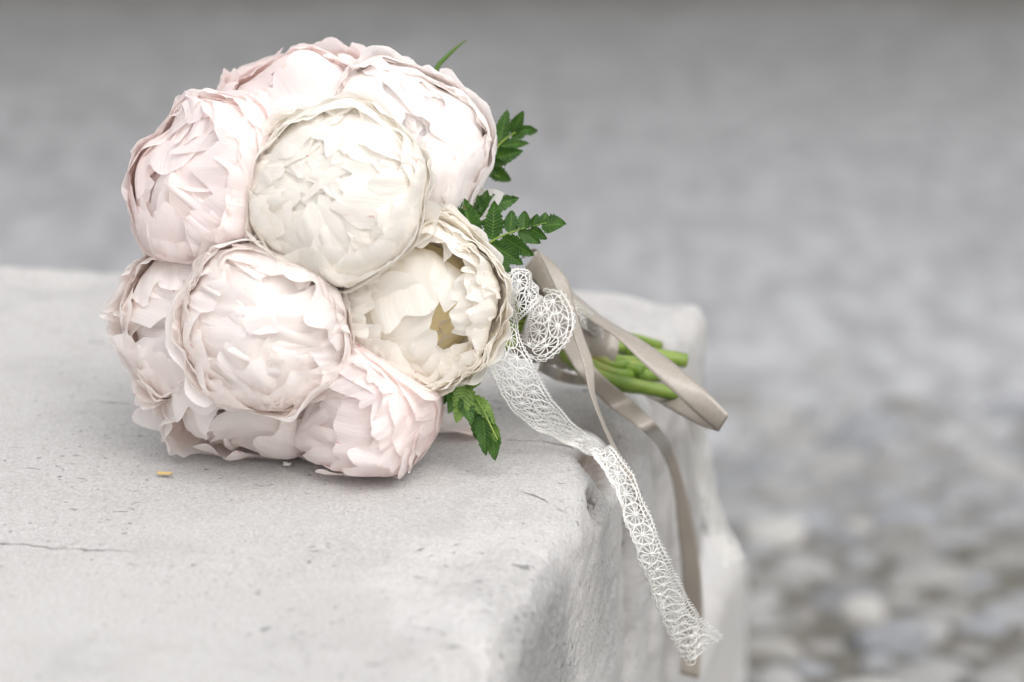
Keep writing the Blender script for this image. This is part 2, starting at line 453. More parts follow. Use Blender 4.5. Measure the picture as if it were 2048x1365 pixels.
def pebble_material():
    k = NT('river_pebble')
    info = k.n('ShaderNodeObjectInfo'); g = k.n('ShaderNodeNewGeometry')
    rnd = k.math('FRACT', k.math('ADD', info.outputs['Random'], g.outputs['Random Per Island']))
    col = k.ramp(rnd, [(0, C(.15, .152, .158)), (.18, C(.21, .22, .24)), (.36, C(.26, .255, .245)), (.52, C(.17, .165, .155)), (.68, C(.29, .287, .28)), (.84, C(.215, .225, .245)), (.93, C(.42, .41, .385)), (1, C(.12, .115, .108))])
    n = k.noise(g.outputs['Position'], 60, 4)
    col = k.mix(k.rmap(n, .4, .7, 0, .4), col, C(.42, .41, .40))
    return k.finish(k.principled(col, .8, .25))
M_PEB = pebble_material()
def pebble_mesh(rng, nr=7, ns=12):
    n = FN(rng, 3, 1.8, 6)
    v = [(0, 0, 1.0)]; f = []
    for i in range(1, nr):
        a = math.pi * .62 * i / (nr - 1)
        for j in range(ns):
            b = 2 * math.pi * j / ns
            v.append((math.sin(a) * math.cos(b), math.sin(a) * math.sin(b), math.cos(a)))
    v = np.array(v); v = np.sign(v) * np.abs(v) ** .9
    v *= (1 + .20 * n(*v.T))[:, None]
    for j in range(ns): f.append((0, 1 + j, 1 + (j + 1) % ns))
    for i in range(nr - 2):
        for j in range(ns):
            a = 1 + i * ns + j; b = 1 + i * ns + (j + 1) % ns
            f.append((a, a + ns, b + ns, b))
    return v, f
prng = np.random.default_rng(12)
PEBS = []
for i in range(10):
    v, f = pebble_mesh(prng, 5, 10)
    PEBS.append((v, f))
# packed places on a jittered lattice over what the frame can see of the ground
spots = []
y = 2.5; row = 0
while y < 4.3:
    s = .056
    half = (1024 / FPX) * (y * 1.03) + .35
    x = -half + (row % 2) * s * .7
    while x < half:
        sz = s * prng.uniform(.55, 1.5)
        spots.append((x + prng.normal(0, s * .16), y + prng.normal(0, s * .12), sz, prng.uniform(.45, .8), prng.uniform(-.6, .6), prng.uniform(.20, .36), int(prng.integers(10))))
        x += s * 1.42
    y += s * .92; row += 1
def seen(x, y):
    w = np.array([x, y, .01]) - CP; d = w @ CF
    px, py = 1024 + FPX * (w @ CR) / d, 682.5 - FPX * (w @ CU) / d
    return px, py
near, far = [], []
for s in spots:
    px, py = seen(s[0], s[1])
    if not (-80 < px < 2130 and -120 < py < 1420): continue
    if py > 560 and px < 1340: continue                 # behind the block
    (near if py > 800 and px > 1420 else far).append((py, s))
near.sort(key=lambda t: -t[0]); far = [f for _, f in far] + [n for _, n in near[290:]]; near = [n for _, n in near[:290]]
pmesh = []
for v, f in PEBS:
    me = bpy.data.meshes.new('pebble'); me.from_pydata((v).tolist(), [], f)
    me.polygons.foreach_set('use_smooth', np.ones(len(me.polygons), dtype=bool)); me.materials.append(M_PEB); pmesh.append(me)
for (x, y, sz, asp, rz, hh, k) in near:
    o = bpy.data.objects.new('pebble', pmesh[k]); COL.objects.link(o); o.parent = ground
    o.location = (x, y, -.004); o.scale = (sz * .62, sz * .62 * asp, sz * hh); o.rotation_euler = (0, 0, rz)
FV, FF = [], []; base = 0
for (x, y, sz, asp, rz, hh, k) in far:
    v, f = PEBS[k]
    bury = min(2.2, max(0, (y - 3.05) / .42))
    w = v * np.array([sz * .62, sz * .62 * asp, sz * hh])
    c, s_ = math.cos(rz), math.sin(rz)
    w = np.stack([w[:, 0] * c - w[:, 1] * s_ + x, w[:, 0] * s_ + w[:, 1] * c + y, w[:, 2] - .004 - .010 * bury], -1)
    FV.append(w); FF += [tuple(i + base for i in q) for q in f]; base += len(v)
fp = obj('pebbles', np.vstack(FV), FF, M_PEB, ground); fp['kind'] = 'stuff'

# ------------------------------------------------------------------ the bouquet
BALL_D = 1.937
root = empty('bouquet', tuple(at(720, 930, d_top(720, 930))))
tag(root, 'round bouquet of blush and ivory peonies tied with lace and taupe ribbon on pale stone', 'bouquet')
ROOT_INV = Matrix.Translation(-Vector(root.location))
def into(o):                     # parts are modelled in place; keep them there under the bouquet
    o.parent = root; o.matrix_parent_inverse = ROOT_INV; return o

def camvec(v):
    v = np.array(v, float); v /= np.linalg.norm(v)
    return v[0] * CR + v[1] * CU - v[2] * CF

#        key  px   py   toward  radius  axis (right, up, towards viewer)  material, seed
FLOWERS = {
 'A': (450, 380, .052, .0550, (-.62, .22, .72), 'pink', 11),
 'B': (612, 272, .012, .0560, (-.10, .70, .58), 'pink', 12),
 'C': (780, 318, .028, .0560, (.22, .30, .88), 'shell', 13),
 'D': (682, 396, .090, .0520, (-.16, .10, .97), 'ivory', 14),
 'E': (838, 610, .072, .0510, (.06, -.06, 1.0), 'cream', 15),
 'F': (538, 660, .085, .0505, (-.06, .02, .98), 'blush', 26),
 'G': (420, 640, .042, .0520, (-.46, .02, .88), 'blush', 17),
 'H': (716, 792, .050, .0560, (-.70, -.42, .48), 'pink', 18),
 'I': (508, 778, .038, .0540, (-.15, -.66, .68), 'blush', 19),
}
CEN = {k: at(f[0], f[1], BALL_D - f[2]) for k, f in FLOWERS.items()}
RAD = {k: f[3] * .975 for k, f in FLOWERS.items()}
BONUS = {'D': .006, 'F': .003, 'E': .003, 'A': .002}

def press(X, key):
    """neighbouring blooms press against each other and flatten on the stone"""
    ci, ri = CEN[key], RAD[key] + BONUS.get(key, 0)
    for j, cj in CEN.items():
        if j == key: continue
        rj = RAD[j] + BONUS.get(j, 0); dv = cj - ci; dd = np.linalg.norm(dv)
        if dd > (ri + rj) * 1.15: continue
        n = dv / dd; lim = (dd * dd + ri * ri - rj * rj) / (2 * dd) + .004
        s = (X - ci) @ n; m = .007
        over = s > lim - m
        s2 = np.where(over, lim - m + m * (1 - np.exp(-(s - lim + m) / m)), s)
        X = X + (s2 - s)[:, None] * n
    z = X[:, 2]; m = .012; lim = HB + .0012
    z2 = np.where(z < lim + m, lim + m * np.exp((z - lim - m) / m), z)
    X = X.copy(); X[:, 2] = z2
    return X

def petal(rng, R, th, ph0, ph1, W, flare=.05, ruf=.03, notch=.08, tipr=.22, pleat=.008, curl=0.0, tilt=0.0, shift=(0, 0, 0), nu=33, nv=24, fold=0.0, squash=1.0, fpow=5.0):
    u = np.linspace(-1, 1, nu); v = np.linspace(0, 1, nv) ** .85
    U, V = np.meshgrid(u, v)
    nt = FN(rng, 1, 3.2, 6); nt2 = FN(rng, 1, 8, 6); nr = FN(rng, 2, 2.4, 7); nr2 = FN(rng, 2, 5.0, 8); npl = FN(rng, 1, 9, 6); nr3 = FN(rng, 2, 8.5, 9)
    lk = rng.uniform(2.2, 4.6); lp = rng.uniform(0, 3.14)
    cn = rng.uniform(-.3, .3); cd = rng.choice([0, 0, .5, .9]) * notch
    tip = 1 - cd * np.exp(-((U - cn) / .13) ** 2) - tipr * np.abs(U) ** 2.6 - notch * (.20 * nt(U) + .07 * nt2(U) + .50 * (1 - np.abs(np.sin(lk * U + lp + .3 * nt(U))) ** .6))
    Vv = V * tip
    phi = ph0 + (ph1 - ph0) * Vv
    x = np.clip(Vv / .62, 0, 1)
    wid = W * (.22 + .78 * np.sin(math.pi / 2 * x)) * (1 - .18 * np.clip((Vv - .65) / .35, 0, 1.3) ** 2)
    e = np.clip(Vv, 0, 1.2)
    rad = 1 + flare * e ** fpow + ruf * e ** 2.2 * (nr(U, Vv * 1.2) + .55 * nr2(U * 1.2, Vv)) + (.35 * ruf + .009) * e ** 7 * nr3(U, Vv * .5) + pleat * e * npl(U + .2 * Vv) + curl * np.abs(U) ** 3 * e + fold * np.abs(U) * e
    thw = th + .06 * ruf / .03 * e * nr(U * .5, Vv)
    d = np.stack([np.sin(phi) * np.cos(thw), np.sin(phi) * np.sin(thw), np.cos(phi) * squash], -1)
    t = np.stack([-np.sin(thw), np.cos(thw), 0 * thw], -1)
    a = (U * wid / R)[..., None]
    P = (d * np.cos(a) + t * np.sin(a)) * (R * rad)[..., None]
    P = P.reshape(-1, 3)
    if tilt:
        ax = rng.normal(0, 1, 3); ax /= np.linalg.norm(ax)
        P = P @ np.array(Matrix.Rotation(tilt, 3, Vector(ax))).T
    P = P + np.array(shift)
    uv = np.stack([U, np.clip(V, 0, 1)], -1).reshape(-1, 2)
    return P, uv, grid_faces(nu, nv)

D2 = math.pi / 180
# ring: count, radius, end angle from the axis, half width, flare, ruffle, notch
SPEC = {
 'A': [(5, 1.03, 92, 1.0, .02, .014, .05), (5, 1.0, 68, 1.0, .03, .018, .06), (6, .97, 54, .88, .08, .028, .09), (6, .935, 42, .78, .12, .04, .12), (6, .89, 27, .68, .12, .05, .14), (5, .83, -4, .60, .06, .06, .16)],
 'B': [(5, 1.03, 84, .96, .04, .018, .06), (5, .99, 62, .86, .10, .03, .09), (6, .95, 44, .72, .16, .045, .15), (6, .89, 28, .62, .18, .055, .2), (5, .82, 2, .55, .14, .07, .22)],
 'C': [(5, 1.03, 94, 1.0, .03, .014, .05), (6, 1.0, 71, .92, .06, .02, .07), (6, .96, 57, .84, .10, .03, .09), (6, .92, 45, .76, .10, .04, .11), (5, .86, 30, .66, .05, .055, .13), (5, .78, 8, .55, .04, .07, .15)],
 'D': [(5, 1.06, 88, .90, .08, .028, .10), (6, 1.02, 71, .92, .07, .024, .10), (6, .99, 57, .88, .07, .026, .10), (6, .955, 43, .82, .07, .028, .11), (6, .92, 30, .72, .06, .03, .12), (5, .885, 16, .62, .05, .034, .13), (4, .85, 3, .48, .03, .04, .14), (3, .81, -14, .40, .02, .05, .14)],
 'E': [(5, 1.05, 94, .92, .05, .018, .06), (7, 1.01, 76, .84, .08, .024, .07), (7, .975, 68, .78, .08, .03, .08), (7, .94, 61, .74, .06, .036, .09), (6, .90, 55, .72, .03, .042, .10), (5, .86, 44, .62, -.05, .06, .10), (3, .78, 32, .50, .0, .09, .10)],
 'F': [(5, 1.05, 90, .94, .03, .03, .08), (6, 1.01, 72, .88, .06, .04, .11), (6, .97, 60, .80, .10, .048, .13), (6, .93, 47, .74, .12, .05, .14), (4, .90, 33, .68, .08, .05, .14)],
 'G': [(5, 1.05, 88, .94, .06, .024, .08), (6, 1.0, 68, .84, .14, .036, .11), (6, .96, 56, .76, .16, .046, .13), (5, .90, 42, .68, .12, .06, .14), (4, .82, 16, .60, .06, .08, .15)],
 'H': [(6, 1.05, 110, .68, .03, .012, .04), (7, 1.02, 89, .60, .05, .016, .05), (7, .98, 70, .58, .08, .024, .07), (6, .94, 52, .60, .10, .036, .11), (5, .88, 22, .58, .08, .05, .15)],
 'I': [(6, 1.05, 100, .74, .08, .035, .11), (6, .99, 76, .72, .14, .05, .14), (5, .93, 56, .66, .16, .06, .16), (4, .86, 18, .62, .10, .075, .17)],
}
GUARD = {'A': .0, 'B': .04, 'C': .0, 'D': .0, 'E': .02, 'F': .02, 'G': .02, 'H': .0, 'I': .08}
PACK = {'A': .62, 'B': .75, 'C': .65, 'D': .75, 'E': .85, 'F': .65, 'G': .7, 'H': .9, 'I': .8}
SQ = {'A': .66, 'B': .68, 'C': .64, 'D': .68, 'E': .66, 'F': .60, 'G': .62, 'H': .74, 'I': .70}
WAMP = {'A': .0030, 'B': .0032, 'C': .0026, 'D': .0014, 'E': .0014, 'F': .0032, 'G': .0036, 'H': .0026, 'I': .0040}
WARP = [FN(np.random.default_rng(90 + i), 3, 48, 5) for i in range(3)]
LOOSE = {'A': .08, 'B': .14, 'C': .10, 'D': .06, 'E': .09, 'F': .15, 'G': .14, 'H': .08, 'I': .16}
MESSY = {'F': 10, 'G': 4, 'E': 4}
FLABEL = {
 'A': 'large pink peony opening sideways on the upper left of the ball', 'B': 'pale pink peony with frilled tips at the very top',
 'C': 'shell white peony beside the upper fern sprig', 'D': 'ivory globe peony at the middle of the bouquet',
 'E': 'cream peony with an open hollow centre beside the lace', 'F': 'blush peony with a crumpled ruffled centre',
 'G': 'blush peony at the far left with red flecked margins', 'H': 'pink peony lying on the stone with overlapping scale-like petals',
 'I': 'crushed blush peony underneath, pressed on the stone'}

def frame(axis, spin):
    z = Vector(axis).normalized(); x = z.cross(Vector((.13, .2, 1))).normalized(); y = z.cross(x)
    m = np.array([x, y, z]).T
    return m @ np.array(Matrix.Rotation(spin, 3, 'Z'))

NPET = 0
kk = NT('receptacle_yellow_green'); M_RECEPT = kk.finish(kk.principled(C(.90, .82, .55), .7, .2))
BALLC = at(630, 520, BALL_D - .09)
for key, (px, py, tw, rad, axis, mat, seed) in FLOWERS.items():
    rng = np.random.default_rng(seed)
    fl = into(empty('peony', parent=root)); fl['label'] = FLABEL[key]
    fl.matrix_parent_inverse = ROOT_INV
    rad = RAD[key]
    Fm = frame(camvec(axis), rng.uniform(0, 6.28)); cen = CEN[key]
    sq = SQ[key]
    def place(P):
        P = P * rad; P = np.stack([P[:, 0] * 1.13, P[:, 1] * 1.13, np.where(P[:, 2] > 0, P[:, 2] * sq, P[:, 2]) + rad * (1 - sq) * .75], -1)
        P = P @ Fm.T + cen
        P = P + WAMP[key] * np.stack([WARP[i](*(P * 1.0).T) for i in range(3)], -1)      # no bloom is round: lopsided, pushed about
        return press(P, key)
    for li, (n, R, ph, W, flare, ruf, notch) in enumerate(SPEC[key]):
        off = rng.uniform(0, 6.28); fp = 4.2
        R = 1.02 - (1.02 - R) * PACK[key]; flare *= .45 if li <= 1 else 1.15       # petals lie close on each other
        if li == 0: flare, ruf, fp, R = flare + GUARD[key], ruf * 2.1, 2.6, R - .02      # loose guard petals fill the gaps
        for i in range(n):
            th = off + 2 * math.pi * (i + rng.uniform(-.16, .16)) / n
            fl_ = flare
            if li <= 1:                                           # the outer petals reach into the hollows between blooms
                dirw = Fm @ np.array([math.cos(th), math.sin(th), 0]); inw = BALLC - cen
                fl_ = flare + (.34 if li == 0 else .10) * max(0.0, float(dirw @ inw) / np.linalg.norm(inw) + .1)
            P, uv, F = petal(rng, R + .012 * (i % 2) + rng.uniform(-.12, .12) * LOOSE[key], th, 172 * D2, (ph + rng.uniform(-9, 9) * (2.3 if li == 0 else 1.5 if li == 1 else 1)) * D2, W * rng.uniform(.88, 1.12),
                             fl_ + rng.uniform(-.03, .03), ruf * rng.uniform(.7, 1.3), notch, tipr=rng.uniform(.05, .14), pleat=.004 + ruf * .10,
                             curl=rng.uniform(-.02, .02), tilt=rng.uniform(.2, 1.0) * LOOSE[key], fpow=fp)
            obj('petal', place(P), F, PM[mat], fl, uv); NPET += 1
    for i in range(MESSY.get(key, 0)):
        R = rng.uniform(.50, .72) if key == 'E' else rng.uniform(.84, .98)
        P, uv, F = petal(rng, R, rng.uniform(0, 6.28), 150 * D2, rng.uniform(-18, 34) * D2, rng.uniform(.36, .60), rng.uniform(.0, .22), rng.uniform(.06, .11), .14, tipr=.12,
                         pleat=.02, curl=rng.uniform(-.12, .16), tilt=rng.uniform(.1, .5), fold=rng.uniform(-.12, .12))
        obj('petal', place(P), F, PM[mat], fl, uv); NPET += 1
    a_ = np.linspace(0, 2 * math.pi, 18, endpoint=False); rz_ = [(.03, -1.0), (.22, -.985), (.38, -.93), (.42, -.86), (.30, -.80), (.03, -.74)]
    RV = np.array([(r_ * math.cos(q), r_ * math.sin(q), z_) for r_, z_ in rz_ for q in a_])
    if key == 'E': RV = RV * np.array([1.7, 1.7, 1.0]) + np.array([0, 0, .40])
    obj('receptacle', place(RV), grid_faces(18, len(rz_), wrap=True), M_RECEPT, fl)
    # the small crowded petals of the heart
    HV, HF, HU = [], [], []; b = 0
    hollow = key in 'E'
    for i in range(6 if hollow else 34):
        R = rng.uniform(.32, .52) if hollow else rng.uniform(.50, .80)
        P, uv, F = petal(rng, R, rng.uniform(0, 6.28), 160 * D2, (rng.uniform(50, 84) if hollow else rng.uniform(-16, 45)) * D2, rng.uniform(.24, .42), rng.uniform(-.05, .12), rng.uniform(.07, .14), .14,
                         pleat=.02, tilt=rng.uniform(.05, .45), nu=13, nv=12, fold=rng.uniform(-.15, .15))
        if hollow: P = P * 1.25 - np.array([0, 0, .38])
        HV.append(place(P)); HU.append(uv); HF.append(F + b); b += len(P)
    # thinner petals standing between the rings
    rings = [r for r in SPEC[key] if r[0]]
    for (n1, R1, p1, W1, f1, u1, c1), (n2, R2, p2, W2, f2, u2, c2) in zip(rings[:-1], rings[1:]):
        off = rng.uniform(0, 6.28); Rm = 1.02 - (1.02 - (R1 + R2) / 2) * PACK[key]
        for i in range(n1):
            P, uv, F = petal(rng, Rm + rng.uniform(-.12, .12) * LOOSE[key], off + 6.283 * (i + rng.uniform(-.3, .3)) / n1, 150 * D2, ((p1 + p2) / 2 + rng.uniform(-9, 9)) * D2, (W1 + W2) * .34 * rng.uniform(.7, 1.15),
                             (f1 + f2) * .5 + rng.uniform(-.01, .05), (u1 + u2) * .5 + .012, (c1 + c2) * .5 + .03, tipr=rng.uniform(.05, .16), pleat=.008, tilt=rng.uniform(.2, 1.0) * LOOSE[key], fpow=4.2, nu=25, nv=18)
            HV.append(place(P)); HU.append(uv); HF.append(F + b); b += len(P)
    if key == 'D':
        CV, CF_, CUv = [], [], []; cb = 0
        for i in range(6):
            P, uv, F = petal(rng, rng.uniform(.83, .88), rng.uniform(0, 6.28), 60 * D2, rng.uniform(2, 10) * D2, rng.uniform(.10, .18), -.12, .05, .1, nu=9, nv=10, tilt=.08, fpow=1.0)
            CV.append(place(P)); CUv.append(uv); CF_.append(F + cb); cb += len(P)
        o_ = obj('coral_petals', np.vstack(CV), np.vstack(CF_), PM['coral'], fl, np.vstack(CUv)); o_['kind'] = 'stuff'
    h = obj('inner_petals', np.vstack(HV), np.vstack(HF), PM[mat], fl, np.vstack(HU)); h['kind'] = 'stuff'


# ------------------------------------------------------------------ stems and binding
AX0 = at(1085, 662, 1.985); AX1 = at(1215, 705, 2.005)
ends = [(1372, 722, 2.045, .0052), (1318, 692, 2.075, .0040), (1290, 706, 2.06, .0042), (1302, 722, 2.04, .0036), (1300, 736, 2.02, .0038),
        (1325, 752, 2.02, .0042), (1354, 788, 1.995, .0046), (1310, 780, 2.0, .0040), (1285, 745, 2.0, .0042), (1275, 768, 2.01, .0036)]
binds = [(1218, 690, 2.035), (1218, 668, 2.03), (1216, 690, 2.02), (1216, 714, 2.00), (1216, 726, 1.992), (1210, 740, 1.985), (1197, 750, 1.98), (1195, 765, 1.985), (1205, 715, 2.01), (1200, 735, 2.01)]
srng = np.random.default_rng(5)
for i, ((ex, ey, ed, er), (bx, by, bd), key) in enumerate(zip(ends, binds, ['C', 'B', 'D', 'A', 'F', 'E', 'H', 'I', 'G', 'D'])):
    e = at(ex, ey, ed); b_ = at(bx, by, bd); k = AX0 + (b_ - AX1) * .45
    f_ = CEN[key] - camvec(FLOWERS[key][4]) * RAD[key] * 1.02
    e[2] = max(e[2], HB + er + .001)
    mid = (b_ + e) / 2 + srng.normal(0, .0012, 3)
    path = catmull([f_, (f_ + k) / 2 + (k - AX1) * -.05, k, b_, mid, e], 44)
    r = er * (1 + .06 * np.sin(np.linspace(0, 9, 44) + i))
    V, F = tube(path, r, 10)
    s = into(obj('stem', V, F, M_STEM)); 
    # flat cut with a paler rim: close the end smoothly shaded faces off
    for p in s.data.polygons:
        if len(p.vertices) > 4: p.use_smooth = False
# binding: ribbon wound round the stems
nb, ns = 34, 40
axis_pts = catmull([at(1030, 640, 1.97), AX0, (AX0 + AX1) / 2, AX1], nb)
T = (AX1 - AX0) / np.linalg.norm(AX1 - AX0); S1 = np.cross(T, [0, 0, 1]); S1 /= np.linalg.norm(S1); S2 = np.cross(S1, T)
wr = FN(np.random.default_rng(2), 2, 3.0, 8)
V = []; UVb = []
for i in range(nb):
    f = i / (nb - 1)
    for j in range(ns):
        a = 2 * math.pi * j / ns
        r = .0185 + .003 * (1 - f) + .0012 * wr(f * 5, math.cos(a) * 1.2) + .0009 * math.sin(f * 46 + a * 1.0)
        c = axis_pts[i] + r * (math.cos(a) * S1 * .9 + math.sin(a) * S2 * 1.05)
        c[2] = max(c[2], HB + .002); V.append(c); UVb.append((j / ns, f))
F = grid_faces(ns, nb, wrap=True)
into(obj('binding', np.array(V), F, M_SATIN, uv=np.array(UVb)))['label'] = 'taupe satin ribbon wound round the stems'

# ------------------------------------------------------------------ ribbons and lace
dt, ds = d_top, d_side
def rails(pts, n, width=None, sgn=1.0):
    """pts: (pxL, pyL, pxR, pyR, depth[, depth difference]) -> two smooth rails in space"""
    L, Rr = [], []
    for p in pts:
        x0, y0, x1, y1, d = p[:5]
        a, b = at(x0, y0, d), at(x1, y1, d)
        dd = p[5] if len(p) > 5 else None
        if dd is None and width:
            w = np.linalg.norm(b - a); dd = sgn * .5 * math.sqrt(max(0, width ** 2 - w ** 2))
        dd = dd or 0.0
        L.append(at(x0, y0, d - dd / 2)); Rr.append(at(x1, y1, d + dd / 2))
    return catmull(L, n), catmull(Rr, n)

def ribbon(pts, n=70, nu=7, width=None, sgn=1.0, crown=.0, name='satin_ribbon', label=None):
    L, Rr = rails(pts, n, width, sgn)
    t = np.linspace(0, 1, nu)
    P = L[:, None, :] * (1 - t)[None, :, None] + Rr[:, None, :] * t[None, :, None]
    if crown:
        tan = np.gradient((L + Rr) / 2, axis=0); nrm = np.cross(tan, Rr - L); nrm /= np.linalg.norm(nrm, axis=1)[:, None] + 1e-9
        P = P + nrm[:, None, :] * (crown * (1 - (2 * t - 1) ** 2))[None, :, None]
    s = np.concatenate([[0], np.cumsum(np.linalg.norm(np.diff((L + Rr) / 2, axis=0), axis=1))])
    UV = np.stack(np.broadcast_arrays(t[None, :], s[:, None]), -1).reshape(-1, 2)
    o = into(obj(name, P.reshape(-1, 3), grid_faces(nu, n), M_SATIN, uv=UV))
    m = o.modifiers.new('thickness', 'SOLIDIFY'); m.thickness = .0005
    if label: o['label'] = label
    return o

# arching ribbon in front, then hanging down with the lace
ribbon([(1040, 520, 1062, 510, 1.955), (1072, 500, 1082, 505, 1.935), (1102, 560, 1132, 556, 1.925), (1128, 620, 1150, 616, 1.92), (1150, 680, 1168, 676, 1.915), (1166, 730, 1186, 728, 1.91),
        (1180, 790, 1190, 790, 1.90), (1203, 850, 1209, 848, 1.895), (1228, 906, 1235, 902, 1.895), (1262, 975, 1272, 968, 1.874), (1288, 1050, 1298, 1044, 1.876)],
       n=110, width=.0125, label='narrow taupe ribbon arching down in front of the stems')
# ribbon over the block edge, broad at its cut end
ribbon([(1095, 655, 1125, 640, 1.965), (1120, 690, 1152, 682, 1.955), (1160, 752, 1196, 742, 1.945), (1220, 815, 1262, 800, dt(1242, 812, .012)), (1285, 862, 1312, 848, dt(1298, 858, .008)), (1322, 905, 1342, 892, ds(1332, 900, .012)),
        (1345, 965, 1365, 958, ds(1355, 962, .014)), (1356, 1060, 1388, 1056, ds(1370, 1058, .016)), (1364, 1150, 1402, 1148, ds(1380, 1150, .018)), (1364, 1250, 1406, 1250, ds(1384, 1250, .018)), (1360, 1348, 1398, 1358, ds(1380, 1352, .018))],
       n=100, width=.0165, label='taupe ribbon hanging down over the edge of the stone')
# loop over the stems with its fold beyond the block
ribbon([(1085, 575, 1105, 555, 1.985, .012), (1140, 615, 1158, 596, 1.978, .014), (1182, 642, 1206, 636, 1.968, .016), (1237, 680, 1268, 672, 1.955, .016), (1286, 728, 1322, 708, 1.948, .014), (1345, 783, 1375, 750, 1.943, .008), (1391, 826, 1420, 790, 1.940, -.002), (1437, 863, 1457, 829, 1.938, -.008)],
       n=90, crown=.0015, label='broad taupe ribbon crossing in front of the green stem ends')
ribbon([(1437.5, 864, 1457, 830, 1.9395, -.008), (1400, 851, 1415, 815, 1.955, .012), (1348, 823, 1366, 786, 1.985, .02), (1302, 797, 1325, 765, dt(1302, 797, .004), .02), (1266, 780, 1282, 752, dt(1266, 780, .004), .02)], n=50, label='underside of the folded taupe ribbon')
# loops behind the knot
ribbon([(1030, 560, 1072, 500, 1.965), (1062, 560, 1095, 520, 1.972), (1085, 590, 1118, 552, 1.975), (1115, 625, 1140, 590, 1.975)], n=40, crown=.002)
ribbon([(1030, 610, 1052, 530, 1.985), (1070, 600, 1080, 545, 1.985), (1110, 618, 1115, 575, 1.985), (1150, 660, 1165, 615, 1.985)], n=40, crown=.003)
ribbon([(1075, 742, 1082, 722, 1.965), (1110, 760, 1115, 735, dt(1112, 758, .006)), (1150, 770, 1150, 748, dt(1150, 768, .006)), (1200, 772, 1195, 752, dt(1200, 770, .004))], n=30)

def lace_pattern(length, width):
    """threads of a bobbin lace band as polylines in (s along, t across 0..1); s in metres"""
    out = []
    pitch = width * .40; n = int(length / pitch) + 1
    def add(pts, r): out.append((np.array(pts), r))
    for row, tc in enumerate((.315, .685)):
        for k in range(-1, n + 1):
            sc = (k + .5 * row + .25) * pitch
            hub = .035 * width; ro = .185
            ns = 11
            for j in range(ns):
                a = 2 * math.pi * (j + .3 * row) / ns
                c, s = math.cos(a), math.sin(a)
                add([(sc + hub * .3 * c, tc + .010 * s), (sc + ro * .55 * width * 1.05 * c, tc + ro * .55 * s), (sc + ro * 1.16 * width * c, tc + ro * s)], .00050)
            ring = [(sc + ro * 1.16 * width * math.cos(a), tc + ro * math.sin(a)) for a in np.linspace(0, 2 * math.pi, 17)]
            add(ring, .00064)
            hubr = [(sc + hub * .8 * math.cos(a), tc + .028 * math.sin(a)) for a in np.linspace(0, 2 * math.pi, 9)]
            add(hubr, .0010)
    m = int(length / .004)
    S = np.linspace(0, length, m)
    for t0, r in ((.055, .00060), (.125, .00045), (.875, .00045), (.945, .00060)):
        add([(s, t0 + .006 * math.sin(s * 900)) for s in S], r)
    mid = [(s, .5 + .07 * math.sin(2 * math.pi * s / pitch)) for s in np.linspace(0, length, m * 2)]
    add(mid, .00055); add([(s, .5 - .05 * math.sin(2 * math.pi * s / pitch + .8)) for s in np.linspace(0, length, m * 2)], .00040)
    k = int(length / (width * .085))
    for i in range(k + 1):
        s = i * width * .085
        for a, b in ((.055, .125), (.945, .875)):
            add([(s, a), (s + width * .02, b)], .00042)
            add([(s, a), (s + width * .0425, a - .045 if a < .5 else a + .045), (s + width * .085, a)], .00045)
    for i in range(int(length / (pitch / 4)) + 1):                         # bars from the rosettes to the edging
        s = i * pitch / 4
        add([(s, .125), (s + pitch * .08, .17)], .00042); add([(s, .875), (s - pitch * .08, .83)], .00042)
    return [(p, r) for p, r in out if p[:, 0].max() <= length + 1e-6 and p[:, 0].min() >= -1e-6]

def lace(pts, n=160, width=.036, sgn=1.0, wave=.0, label=None, auto=True, cs=.92, fold=None):
    L, Rr = rails(pts, n, width if auto else None, sgn)
    M = (L + Rr) / 2
    s = np.concatenate([[0], np.cumsum(np.linalg.norm(np.diff(M, axis=0), axis=1))])
    tan = np.gradient(M, axis=0); nrm = np.cross(tan, Rr - L); nrm /= np.linalg.norm(nrm, axis=1)[:, None] + 1e-9
    jr = np.random.default_rng(len(pts) * 7 + n)
    if fold: f0, f1 = s[int((n - 1) * fold[0])], s[int((n - 1) * fold[1])]
    def folded(ss):
        if not fold: return np.zeros_like(ss)
        f = np.clip((ss - f0) / max(1e-6, f1 - f0), 0, 1); return f * f * (3 - 2 * f)
    def surf(p):
        ss, t0 = p[:, 0], p[:, 1]
        t0 = t0 + jr.normal(0, .005, len(t0)); f = folded(ss)
        tt = t0 * (1 - f) + np.abs(2 * t0 - .9) * f
        l = np.stack([np.interp(ss, s, L[:, i]) for i in range(3)], -1); r = np.stack([np.interp(ss, s, Rr[:, i]) for i in range(3)], -1)
        q = np.stack([np.interp(ss, s, nrm[:, i]) for i in range(3)], -1)
        return l * (1 - tt)[:, None] + r * tt[:, None] + q * (wave * np.sin(tt * 6.0 + ss * 70) + .0012 * np.sin(ss * 210 + tt * 9) + f * .004 * (t0 - .5))[:, None]
    lw = np.clip(np.linalg.norm(Rr - L, axis=1) / width, .2, 1.0)
    VV, FF = [], []; base = 0
    for p, r in lace_pattern(s[-1], width):
        if len(p) == 2: p = np.vstack([p[0], p.mean(0), p[1]])
        V, F = tube(surf(p), r * cs * np.clip(np.interp(p[:, 0], s, lw) / (1 - .5 * folded(p[:, 0])), .4, 1), 5, caps=False)
        VV.append(V); FF += [tuple(i + base for i in q) for q in F]; base += len(V)
    o = into(obj('lace_ribbon', np.vstack(VV), FF, M_LACE))
    if label: o['label'] = label
    return o
